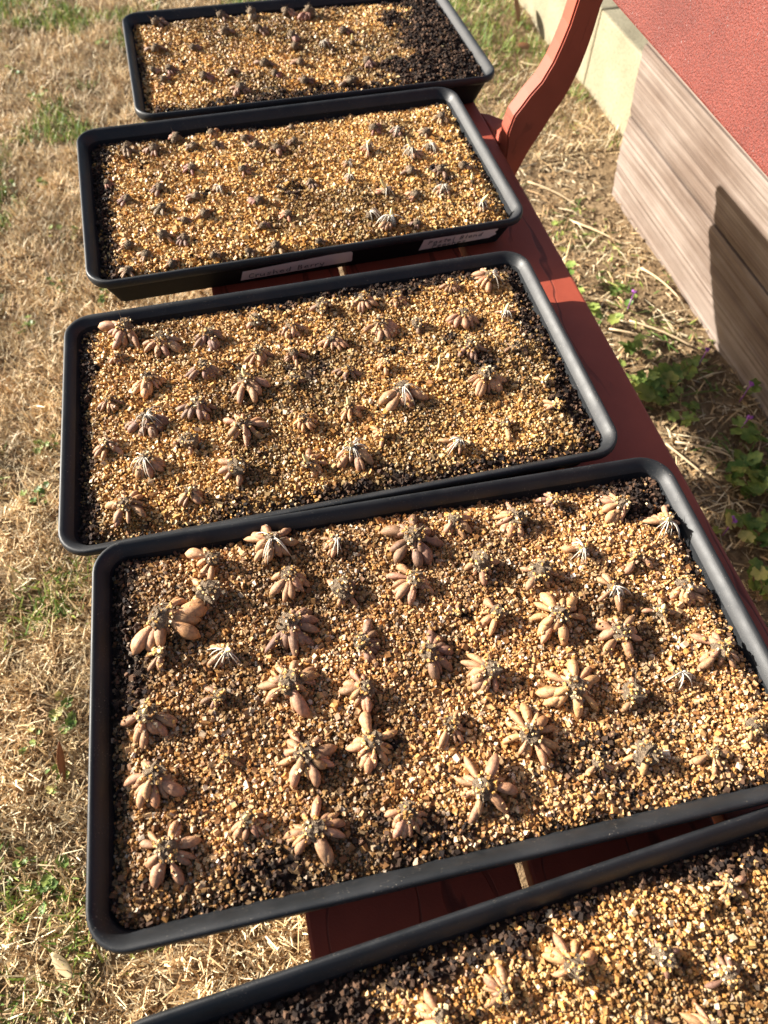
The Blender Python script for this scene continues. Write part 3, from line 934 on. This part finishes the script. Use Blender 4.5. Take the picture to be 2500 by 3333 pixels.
# ------------------------------------------------------------------ corms
CORMS = {
    'A': '-113,163,31,K -63,129,33,K -5,126,33,d 32,113,39,dK -219,140,35,K -61,68,30,K -11,46,30,K -13,12,27,dO 75,46,29,K 80,5,25,P1 33,6,30,R -227,43,31,K -170,34,25,K -213,-21,28,K -69,-35,32,K -15,-44,27,K 88,-59,29,K -123,-50,26,K -165,-53,28,K -117,-99,32,K -19,-100,29,K 49,-116,32,K -59,-69,23,K -114,75,30,K -238,-18,21,F -225,-49,22,K',
    'B': '-210,116,25,K -172,110,28,K -141,130,31,dl -91,130,23,O1 -120,101,24,K -90,97,23,K -49,105,24,d -36,84,23,K -10,71,27,K 17,85,21,K 21,125,17,1 -128,50,26,K -63,28,25,F -173,19,25,K -239,47,19,F -216,7,23,K -130,-11,24,K -99,-5,25,RK -175,-22,26,K -124,-50,27,d -53,-39,26,K 21,-13,21,K -22,-72,24,O -57,-90,20,K -150,-55,20,K -179,-80,30,sO -154,-89,23,K -221,-87,26,d -202,-108,22,d -174,-134,24,dO -124,-128,20,d -48,-129,26,d -82,-129,18,K -225,-140,24,d 5,-140,19,F 132,88,28,K 112,45,32,RP 165,76,28,RK 203,67,26,l 236,98,27,d 168,20,36,RP 196,25,32,R 79,21,23,RP 157,-19,27,dK 195,-28,25,K 228,-26,24,l 74,-12,23,RP 111,-57,30,RP 148,-69,25,d 187,-66,29,R 229,-60,18,P1 225,-110,26,PR 102,-117,39,dRP 134,-124,21,dK 78,-102,31,R1',
    'C': '-205,129,44,dl -166,102,38,d -115,102,35,dK -215,92,22,d -183,47,35,dO -125,51,34,dK -59,113,26,F1 -65,65,30,d -22,95,29,d -26,53,27,s 20,65,32,dP 76,74,35,d 66,118,31,d -81,17,41,dP -33,10,22,F1K 27,13,26,dK -225,28,23,d -186,-8,40,dRK -136,-3,36,dK -92,-44,38,s -30,-45,28,dO 18,-39,27,dOP -228,-35,29,sd -147,-49,30,F1 -188,-64,37,dR -103,-94,33,lF -35,-103,33,rP 10,-96,37,dRP 45,-83,24,lO -151,-109,29,dP -210,-114,37,sd 69,12,27,l1 105,115,24,d 172,121,23,d 219,120,34,lR 172,68,33,d 220,62,23,u1PR 118,67,24,F1K 166,18,32,dK 114,10,20,u1P 167,-31,42,d 76,-31,41,dR 227,-50,20,1P 227,-88,24,u 168,-98,29,s1 115,-110,31,l1R 18,119,27,F1K 213,5,23,F1K',
    'D': '-116,132,39,sR -59,124,26,lR 8,112,46,sK 52,125,31,d 109,116,39,l 153,130,27,lK 211,112,38,l 243,84,32,uPR -170,127,38,lO1 -106,97,36,d -63,75,33,dlF 0,71,36,dl 63,77,30,dF 110,56,33,sF 156,71,28,uR 201,56,29,s1 -174,94,35,lO1F -214,75,52,rdO 168,29,31,1R 232,20,34,d -112,50,42,rdK 30,35,16,u1K 63,27,32,lO1 112,13,42,sO 202,1,29,1P -165,38,30,l1PR -56,24,31,rK -4,3,35,rK 42,-21,38,l 158,-12,38,sl 236,-42,36,s -117,0,45,s -174,2,27,lK1 -60,-16,33,l 102,-49,43,sO 148,-62,27,s1F 192,-53,29,l1R -228,-2,38,dP -2,-57,28,dr 57,-77,39,dsO -173,-47,22,d1 -113,-58,40,sl -63,-58,37,sO -225,-50,39,dl 101,-107,27,1d 140,-108,29,lO1F 191,-117,26,d1 231,-105,22,l1F 10,-107,39,s -160,-93,27,dP -48,-111,31,d -219,-102,42,s -116,-111,39,s -217,47,27,l1P',
    'E': '32,107,36,uO 92,96,24,F1K -18,107,28,ul -61,106,33,lO 62,70,27,dO1 103,53,30,l 158,121,26,s 136,117,23,l1 128,73,28,uK',
}

def tuber_mesh(k):
    rs = np.random.default_rng(50 + k)
    sides, rings = 7, 7
    fat = rs.uniform(0.165, 0.21); bulge = rs.uniform(0.45, 0.68); drop = rs.uniform(0.02, 0.20); bend = rs.uniform(-0.15, 0.15)
    V = [(0, 0, 0)]
    for i in range(1, rings):
        t = i / rings
        r = fat * (math.sin(math.pi * t ** (math.log(0.5) / math.log(bulge)))) ** 0.62
        for j in range(sides):
            a = 2 * math.pi * j / sides
            q = 1 + rs.uniform(-0.07, 0.07)
            V.append((t, bend * t * (1 - t) * 2 + r * q * math.cos(a), drop * (t * (1 - t) * 4 * 0.5) - drop * t + r * q * math.sin(a) * 0.95))
    V.append((1.0, 0, -drop))
    F = [(0, 1 + (j + 1) % sides, 1 + j) for j in range(sides)]
    for i in range(rings - 2):
        for j in range(sides):
            a = 1 + i * sides + j; b = 1 + i * sides + (j + 1) % sides
            F.append((a, b, b + sides, a + sides))
    e = len(V) - 1; s = 1 + (rings - 2) * sides
    F += [(s + j, s + (j + 1) % sides, e) for j in range(sides)]
    me = bpy.data.meshes.new('tuber'); me.from_pydata(V, [], F)
    me.polygons.foreach_set('use_smooth', [True] * len(F)); me.materials.append(M['tuber']); me.update()
    return me
TUBERS = [tuber_mesh(k) for k in range(7)]

def crown_mesh(k):
    rs = np.random.default_rng(80 + k)
    V, F = [], []
    nr, ns = 6, 9
    for i in range(nr + 1):
        ph = math.pi * i / nr
        for j in range(ns):
            a = 2 * math.pi * j / ns
            q = 1 + rs.uniform(-0.30, 0.30)
            V.append((q * math.sin(ph) * math.cos(a), q * math.sin(ph) * math.sin(a), 0.75 * q * math.cos(ph)))
    for i in range(nr):
        for j in range(ns):
            F.append((i * ns + j, (i + 1) * ns + j, (i + 1) * ns + (j + 1) % ns, i * ns + (j + 1) % ns))
    for _ in range(10):                      # dry fibres
        d = Vector(rs.normal(size=3)); d.z = abs(d.z) * 0.9; d.normalize()
        p = d * 0.8; e = d * rs.uniform(1.05, 1.5) + Vector(rs.normal(size=3)) * 0.35
        s = d.cross(Vector((rs.normal(), rs.normal(), rs.normal()))).normalized() * 0.07
        b = len(V); V += [tuple(p - s), tuple(p + s), tuple(e)]; F.append((b, b + 1, b + 2))
    me = bpy.data.meshes.new('crown'); me.from_pydata(V, [], F); me.materials.append(M['crown']); me.update()
    return me
CROWNS = [crown_mesh(k) for k in range(5)]

def tube(V, F, pts, radii, sides=5):
    b = len(V)
    for i, (p, r) in enumerate(zip(pts, radii)):
        d = (pts[min(i + 1, len(pts) - 1)] - pts[max(i - 1, 0)]).normalized()
        s = d.cross(Vector((0.3, 0.2, 1))).normalized(); q = d.cross(s)
        for j in range(sides):
            a = 2 * math.pi * j / sides
            V.append(tuple(p + (s * math.cos(a) + q * math.sin(a)) * r))
    for i in range(len(pts) - 1):
        for j in range(sides):
            F.append((b + i * sides + j, b + i * sides + (j + 1) % sides, b + (i + 1) * sides + (j + 1) % sides, b + (i + 1) * sides + j))
    F.append(tuple(b + j for j in range(sides))[::-1])
    F.append(tuple(b + (len(pts) - 1) * sides + j for j in range(sides)))

ORD = ['', 'first', 'second', 'third', 'fourth', 'fifth', 'sixth', 'seventh', 'eighth', 'ninth', 'tenth', 'eleventh', 'twelfth', 'thirteenth']
DIRS = {'d': -90, 'l': 180, 'r': 0, 'u': 90}

def corm_layout(W, code, rs):
    """list of (base, az, pitch, length, fat) of the claws"""
    fl = [DIRS[c] for c in code if c in DIRS]
    star = 's' in code or not fl
    if '1' in code: n = rs.integers(3, 6)
    else: n = int(np.clip(round(W / 0.0026), 7, 16))
    if 'F' in code: n = min(n, 5)
    out = []
    for i in range(n):
        if star: az = 360 * i / n + rs.uniform(-26, 26)
        else:
            c = fl[i % len(fl)]
            k = (i // len(fl) + 0.5) / max(1, math.ceil(n / len(fl)))
            az = c + (k - 0.5) * (170 if len(fl) == 1 else 120) + rs.uniform(-18, 18)
        az = math.radians(az)
        up = (i % 3 == 2) and n > 5
        L = W * rs.uniform(0.32, 0.60) * (0.8 if up else 1.0)
        hb = W * (0.30 if up else 0.20) * rs.uniform(0.85, 1.15)
        pitch = math.asin(min(0.95, max(-0.2, (hb - W * rs.uniform(0.02, 0.10)) / L)))
        b = W * rs.uniform(0.06, 0.13)
        out.append((Vector((math.cos(az) * b, math.sin(az) * b, hb)), az, pitch, L, rs.uniform(0.62, 1.12)))
    return out

def claw_matrix(c):
    base, az, pitch, L, fat = c
    return Matrix.Translation(base) @ Matrix.Rotation(az, 4, 'Z') @ Matrix.Rotation(pitch, 4, 'Y') @ Matrix.Diagonal((L, L * fat, L * fat, 1))

def look_words(code, W):
    w = []
    if 'F' in code: w.append('fuzzy')
    if 'K' in code: w.append('dark brown')
    elif 'O' in code: w.append('plump orange-tan')
    else: w.append('tan')
    tail = 'with roots and shoot' if ('R' in code and 'P' in code) else 'with white roots' if 'R' in code else \
        'with pale shoot' if 'P' in code else 'showing few claws' if '1' in code else 'of spread claws' if ('s' in code) else 'of clustered claws'
    return ' '.join(w), tail

def ranks(rows):
    """row from the far rim and place from the left, for the labels"""
    order = sorted(range(len(rows)), key=lambda i: -rows[i][1])
    res = {}; groups = []; cur = []; top = None
    for i in order:
        if top is None or top - rows[i][1] > 33:
            cur = []; groups.append(cur); top = rows[i][1]
        cur.append(i)
    for g, grp in enumerate(groups):
        for k, i in enumerate(sorted(grp, key=lambda i: rows[i][0])):
            res[i] = (g + 1, k + 1)
    return res

SMALL = {}
def small_corm_mesh(k, tone):
    """whole corm of a far tray in one mesh, unit width"""
    if (k, tone) in SMALL: return SMALL[k, tone]
    rs = np.random.default_rng(200 + k)
    V, F, mi = [], [], []
    def add(me, mat4, slot):
        b = len(V)
        V.extend(tuple(mat4 @ v.co) for v in me.vertices)
        for p in me.polygons: F.append(tuple(b + i for i in p.vertices)); mi.append(slot)
    for i, c in enumerate(corm_layout(1.0, 's' if k % 3 else 'd', rs)[:8]):
        if i >= 8: break
        add(TUBERS[(k + i) % 7], claw_matrix(c), 0)
    add(CROWNS[k % 5], Matrix.Translation((0, 0, 0.2)) @ Matrix.Diagonal((0.24, 0.24, 0.24, 1)), 1)
    me = bpy.data.meshes.new('corm'); me.from_pydata(V, [], F)
    me.materials.append(M['tuber']); me.materials.append(M['crown'])
    me.polygons.foreach_set('material_index', mi); me.polygons.foreach_set('use_smooth', [True] * len(F)); me.update()
    SMALL[k, tone] = me
    return me

TONE = {'O': (0.50, 0.275, 0.135), 'K': (0.25, 0.142, 0.088), 'N': (0.40, 0.222, 0.122)}
EXTRA = {k: [] for k in 'ABCDE'}

def make_corms(key):
    x, y, yaw, dz, tx, ty = TRAYS[key]
    rows = []
    for e in CORMS[key].split():
        u, v, w, code = e.split(',')
        rows.append((max(-243, min(243, int(u))), max(-133, min(133, int(v))), int(w), code))
    rk = ranks(rows)
    for idx, (um, vm, wm, code) in enumerate(rows):
        rs = np.random.default_rng(1000 * ord(key) + idx)
        u, v, W = um / 1000, vm / 1000, wm / 1000 * (1.08 if key in 'CD' else 1.0)
        P = to_world(key, np.array([u]), np.array([v]), -soil_depth(np.array([u]), np.array([v]), key) + 0.02 * W)[0]
        r, c = rk[idx]
        a, b = look_words(code, W)
        label = f'{a} corm {b}, {WHICH[key]}, {ORD[r]} row from top, {ORD[c]} from left'
        if len(label.split()) > 16: label = label.replace(' row from top', ' row')
        tone = TONE['K' if 'K' in code else 'O' if 'O' in code else 'N']
        if key in 'AB':
            o = bpy.data.objects.new('ranunculus_corm', None) if ('R' in code or 'P' in code) else None
            me = small_corm_mesh(int(rs.integers(0, 8)), 0)
            ob = bpy.data.objects.new('ranunculus_corm' if o is None else 'corm_body', me)
            ob.color = (*[t * rs.uniform(0.85, 1.15) for t in tone], 1)
            if o is None:
                link(ob); ob.location = P; ob.rotation_euler = (0, 0, rs.uniform(0, 6.28)); ob.scale = (W * 1.02,) * 3
                root = ob
            else:
                link(o); o.location = P; o.empty_display_size = 0.01
                link(ob, o); ob.rotation_euler = (0, 0, rs.uniform(0, 6.28)); ob.scale = (W * 0.8,) * 3
                root = o
        else:
            root = bpy.data.objects.new('ranunculus_corm', None); root.empty_display_size = 0.01
            link(root); root.location = P; root.rotation_euler = (rs.uniform(-0.12, 0.12), rs.uniform(-0.12, 0.12), yaw)
            Rm = Matrix.Translation(P) @ Matrix.Rotation(yaw, 4, 'Z')
            lay = corm_layout(W, code, rs)
            for cl in lay:
                t = bpy.data.objects.new('tuber', TUBERS[int(rs.integers(0, 7))])
                link(t, root); t.matrix_local = claw_matrix(cl)
                q = rs.uniform(0.78, 1.2)
                t.color = (tone[0] * q, tone[1] * q * rs.uniform(0.94, 1.06), tone[2] * q * rs.uniform(0.88, 1.12), 1)
                for _ in range(rs.integers(0, 4)):
                    s = rs.uniform(0.1, 0.8)
                    EXTRA[key].append(tuple(Rm @ (claw_matrix(cl) @ Vector((s, rs.uniform(-0.1, 0.1), 0.17 - 0.1 * s)))))
            cr = bpy.data.objects.new('crown', CROWNS[int(rs.integers(0, 5))])
            rc = W * (0.30 if 'F' in code else 0.17 if '1' in code else 0.20)
            link(cr, root); cr.location = (0, 0, W * 0.22); cr.scale = (rc, rc, rc * 0.85); cr.rotation_euler = (0, 0, rs.uniform(0, 6.28))
            for _ in range(int(8 + rc * 1500)):
                a_ = rs.uniform(0, 6.28); q = rc * math.sqrt(rs.uniform(0, 1)) * 1.1
                EXTRA[key].append(tuple(Rm @ Vector((q * math.cos(a_), q * math.sin(a_), W * 0.22 + rc * 0.62 * math.sqrt(max(0, 1 - (q / rc / 1.15) ** 2))))))
        if 'R' in code:
            V, F = [], []
            az0 = rs.normal(-90, 50)
            for _ in range(rs.integers(8, 13)):
                az = math.radians(rs.normal(az0, 60))
                L = W * rs.uniform(0.16, 0.55); r0 = rs.uniform(0.00035, 0.00062)
                p0 = Vector((0, 0, W * 0.32)); d = Vector((math.cos(az), math.sin(az), 0))
                side = Vector((-d.y, d.x, 0)) * rs.uniform(-0.25, 0.25) * L
                pts = [p0 + d * L * s + side * s * s + Vector((0, 0, W * 0.10 * math.sin(math.pi * s * 0.9) - W * 0.30 * s * s)) for s in (0, 0.25, 0.5, 0.75, 1)]
                tube(V, F, pts, [r0, r0 * 1.05, r0, r0 * 0.85, r0 * 0.35], 4)
            mesh_obj('white_roots', V, F, M['root'], root, True)
        if 'P' in code:
            V, F = [], []
            az = rs.uniform(0, 6.28); ln = rs.uniform(0.5, 1.1)
            L = (0.009 if key in 'CDE' else 0.014) * ln * 1.1
            d = Vector((math.cos(az) * 0.5, math.sin(az) * 0.5, 0.9)).normalized()
            p0 = Vector((0, 0, W * 0.30)); sd_ = Vector((d.y, -d.x, 0)) * 0.15 * L
            pts = [p0 + d * L * s + sd_ * s * s for s in (0, 0.2, 0.45, 0.7, 0.88, 1)]
            tube(V, F, pts, [0.0016, 0.0022, 0.0021, 0.0016, 0.0009, 0.0002], 7)
            mesh_obj('shoot', V, F, M['shoot'], root, True)
        tag(root, label, 'corm', f'ranunculus corms in the {WHICH[key]}')
for key in 'ABCDE':
    make_corms(key)
    make_medium(key, EXTRA[key])

# lone yellow shoot in the third tray
V, F = [], []
pts = [Vector((0, 0, -0.004)), Vector((0.001, 0.001, 0.003)), Vector((0.004, 0.003, 0.008)), Vector((0.005, 0.006, 0.013)), Vector((0.0055, 0.008, 0.017)), Vector((0.007, 0.010, 0.020))]
tube(V, F, pts, [0.0015, 0.0018, 0.0015, 0.0013, 0.0016, 0.0003], 7)
sh = mesh_obj('loose_shoot', V, F, M['shoot'], None, True)
sh.location = to_world('C', np.array([0.118]), np.array([-0.012]), -soil_depth(np.array([0.118]), np.array([-0.012]), 'C'))[0]
tag(sh, 'lone bright yellow shoot leaning up from the third tray', 'shoot')

# ------------------------------------------------------------------ weeds on the bare strip
def leaf_mesh(k):
    rs = np.random.default_rng(400 + k)
    n = 18; V = [(0, 0, 0.0)]
    for ringi, rr in ((1, 0.55), (2, 1.0)):
        for j in range(n):
            a = 2 * math.pi * j / n
            sc = 1 + (0.10 * (1 if j % 3 else -1.3) if ringi == 2 else 0)
            notch = 0.35 if (ringi == 2 and j == 0) else 1
            q = rr * sc * notch * (1 + rs.uniform(-0.05, 0.05))
            V.append((q * math.cos(a) * 1.0 + 0.0, q * math.sin(a) * 0.92, 0.16 * rr * rr + 0.07 * math.cos(2.5 * a + k) * rr - 0.06 * (ringi == 1)))
    F = [(0, 1 + j, 1 + (j + 1) % n) for j in range(n)]
    F += [(1 + j, 1 + n + j, 1 + n + (j + 1) % n, 1 + (j + 1) % n) for j in range(n)]
    me = bpy.data.meshes.new('leaf'); me.from_pydata(V, [], F)
    me.polygons.foreach_set('use_smooth', [True] * len(F)); me.materials.append(M['leaf']); me.update()
    return me
LEAVES = [leaf_mesh(k) for k in range(4)]
LEAVES_Y = []
for me in LEAVES:
    c = me.copy(); c.materials[0] = M['leaf_yellow']; LEAVES_Y.append(c)

WEEDS = [(609, 218, 4, .011, ''), (680, 153, 4, .013, ''), (602, 166, 4, .010, ''), (689, 105, 2, .009, 'p'), (604, 97, 6, .012, ''),
         (630, 61, 3, .015, ''), (647, 1, 3, .014, ''), (654, -34, 3, .012, ''), (600, -87, 8, .013, ''), (621, -107, 7, .012, ''),
         (662, -117, 6, .017, ''), (641, -150, 6, .013, ''), (601, -147, 2, .021, 'y'), (716, -101, 5, .018, ''), (757, -77, 3, .010, 'p'),
         (648, -190, 3, .013, ''), (658, -208, 4, .014, ''), (689, -343, 9, .015, ''), (691, -375, 8, .014, ''), (740, -325, 9, .016, ''), (657, -438, 8, .015, ''),
         (658, -475, 7, .016, ''), (622, -470, 3, .013, 'y'), (608, -531, 6, .015, ''), (599, -565, 7, .015, 'y'), (606, -440, 2, .012, 'yp'),
         (634, 384, 2, .007, ''), (615, 296, 2, .008, 'y'), (720, -420, 9, .015, ''), (745, -250, 5, .014, 'p'), (700, -540, 9, .015, ''), (790, -180, 4, .012, 'p')]
LAWN_WEEDS = [(-474, 1730), (-320, 1518), (-495, 1247), (-552, 1393), (-484, 833), (-446, 634), (-549, 1050), (-526, 351), (-488, 26), (-500, -87),
              (-516, -505), (-470, -470), (-502, -685), (-457, 467), (-377, 398), (-569, 854), (-517, -660), (-480, -560), (-330, 180), (-430, 250)]
WEEDS.sort(key=lambda w: -w[1])
LAWN_WEEDS.sort(key=lambda w: -w[1])
NB = len(WEEDS)
WEEDS += [(x_, y_, 7 + (i_ * 5) % 6, 0.0048 + 0.0008 * (i_ % 4), 'L') for i_, (x_, y_) in enumerate(LAWN_WEEDS)]
for idx, (xm, ym, n, r, fl) in enumerate(WEEDS):
    rs = np.random.default_rng(600 + idx)
    x, y = xm / 1000, ym / 1000
    z = float(ground_h(np.array([x]), np.array([y]))[0])
    w = empty('weed_plant', (x, y, z))
    what = 'yellowing weed' if 'y' in fl else 'purple-flowered weed' if 'p' in fl else 'small weed' if n < 4 else 'green weed'
    nth = str(idx + 1) + ('st' if idx % 10 == 0 and idx != 10 else 'nd' if idx % 10 == 1 and idx != 11 else 'rd' if idx % 10 == 2 and idx != 12 else 'th')
    if 'L' in fl:
        num = idx - NB + 1
        nth = str(num) + {1: 'st', 2: 'nd', 3: 'rd'}.get(num if num < 20 else num % 10, 'th')
        tag(w, f'low green clover-like weed in the lawn left of the trays, {nth} from top', 'weed', 'weeds in the lawn left of the trays')
    else: tag(w, f'{what} with round scalloped leaves, {nth} from the far end behind the bench', 'weed', 'weeds on the bare strip behind the bench')
    V, F = [], []
    for k in range(n):
        az = rs.uniform(0, 6.28); rad = rs.uniform(0.3, 1.9) * r * (0.6 + 0.08 * n) * (1.6 if 'L' in fl else 1); h = rs.uniform(0.012, 0.045) * (0.5 if 'L' in fl else 1)
        p = Vector((math.cos(az) * rad, math.sin(az) * rad, h))
        tube(V, F, [Vector((0, 0, 0)), Vector((p.x * 0.4, p.y * 0.4, h * 0.7)), p], [0.0010, 0.0008, 0.0006], 4)
        L = bpy.data.objects.new('leaf', (LEAVES_Y if ('y' in fl or rs.uniform() < 0.08) else LEAVES)[int(rs.integers(0, 4))])
        link(L, w); L.location = p
        q = r * rs.uniform(0.65, 1.15); L.scale = (q, q, q)
        L.rotation_euler = (rs.uniform(-0.5, 0.5), rs.uniform(-0.5, 0.5), rs.uniform(0, 6.28))
    mesh_obj('stem', V, F, M['stem'], w)
    if 'p' in fl:
        V, F = [], []
        for k in range(6):
            az = rs.uniform(0, 6.28); d = Vector((math.cos(az) * 0.5, math.sin(az) * 0.5, 0.8)).normalized()
            b = Vector((0, 0, 0.045)); s = rs.uniform(0.006, 0.011)
            tube(V, F, [b, b + d * s * 0.6, b + d * s], [0.0008, 0.0014, 0.0024], 5)
        tube(V, F, [Vector((0, 0, 0)), Vector((0, 0, 0.046))], [0.001, 0.001], 4)
        mesh_obj('flower', V, F, M['petal'], w)

# ------------------------------------------------------------------ fallen leaves and stalks
def fallen(name, loc, rot, L, Wd, mat, label):
    V, F = [], []
    n = 8
    for i in range(n + 1):
        t = i / n; wd = Wd * math.sin(math.pi * (0.04 + 0.93 * t)) ** 0.8
        zc = 0.25 * L * (t - 0.5) ** 2
        V += [(L * (t - 0.5), -wd / 2, zc + 0.12 * wd), (L * (t - 0.5), 0, zc), (L * (t - 0.5), wd / 2, zc + 0.12 * wd)]
    for i in range(n):
        for j in range(2):
            a = i * 3 + j; F.append((a, a + 1, a + 4, a + 3))
    o = mesh_obj(name, V, F, mat, None, True)
    md = o.modifiers.new('thickness', 'SOLIDIFY'); md.thickness = 0.0004
    o.location = loc; o.rotation_euler = rot
    tag(o, label, 'leaf')
fallen('fallen_leaf', (-0.476, -0.786, 0.022), (0.3, 0.1, 2.2), 0.042, 0.013, M['paleleaf'], 'pale cream leaf on the grass, lower left of the nearest trays')
fallen('fallen_leaf', (-0.471, -0.545, 0.028), (0.9, -0.5, 1.5), 0.055, 0.012, M['deadleaf'], 'narrow brown leaf standing in the grass beside the fourth tray')
fallen('fallen_leaf', (0.905, 1.36, 0.045), (1.0, -0.4, 1.3), 0.085, 0.05, M['deadleaf'], 'broad rust brown leaf in the grass near the concrete kerb')
fallen('fallen_leaf', (0.86, 1.17, 0.03), (0.3, 0.2, 0.6), 0.06, 0.03, M['deadleaf'], 'flat brown leaf on the grass between far tray and kerb')
fallen('fallen_leaf', (0.84, 1.07, 0.03), (0.2, 0.1, 2.3), 0.06, 0.016, M['paleleaf'], 'pale pointed leaf on the grass between far tray and kerb')
fallen('fallen_leaf', (-0.415, 0.14, 0.022), (0.2, 0.1, 0.3), 0.035, 0.012, M['paleleaf'], 'small pale leaf on the lawn left of the second tray')
for k, (x, y, az, L) in enumerate([(0.70, 0.52, -0.9, 0.16), (0.74, 0.36, -1.0, 0.14), (0.60, 0.33, 0.5, 0.16), (0.80, 0.16, -1.2, 0.13), (0.73, 0.02, -0.8, 0.15),
                                   (0.67, 0.02, -0.7, 0.12), (0.62, -0.30, -1.3, 0.13), (0.57, -0.38, 0.15, 0.11), (0.66, -0.27, -0.6, 0.10), (0.57, -0.42, -1.3, 0.12)]):
    V, F = [], []
    rs = np.random.default_rng(900 + k); b = rs.uniform(-0.12, 0.12)
    pts = [Vector((math.cos(az + b * s) * L * s - L * math.cos(az) / 2, math.sin(az + b * s) * L * s - L * math.sin(az) / 2, 0.006 * math.sin(3 * s))) for s in np.linspace(0, 1, 7)]
    tube(V, F, pts, [0.0022, 0.0022, 0.0020, 0.0019, 0.0018, 0.0016, 0.0010], 6)
    me_col = material('dry stalk %d' % k, tuple(np.array([0.55, 0.41, 0.25]) * rs.uniform(0.75, 1.1)), 0.7, 0.2)[0]
    o = mesh_obj('dry_stalk', V, F, me_col, None, True)
    o.location = (x, y, float(ground_h(np.array([x]), np.array([y]))[0]) + 0.007)
    tag(o, f'dry straw stalk lying behind the bench, {ORD[k + 1]} counted from the concrete kerb', 'stalk', 'dry stalks behind the bench')
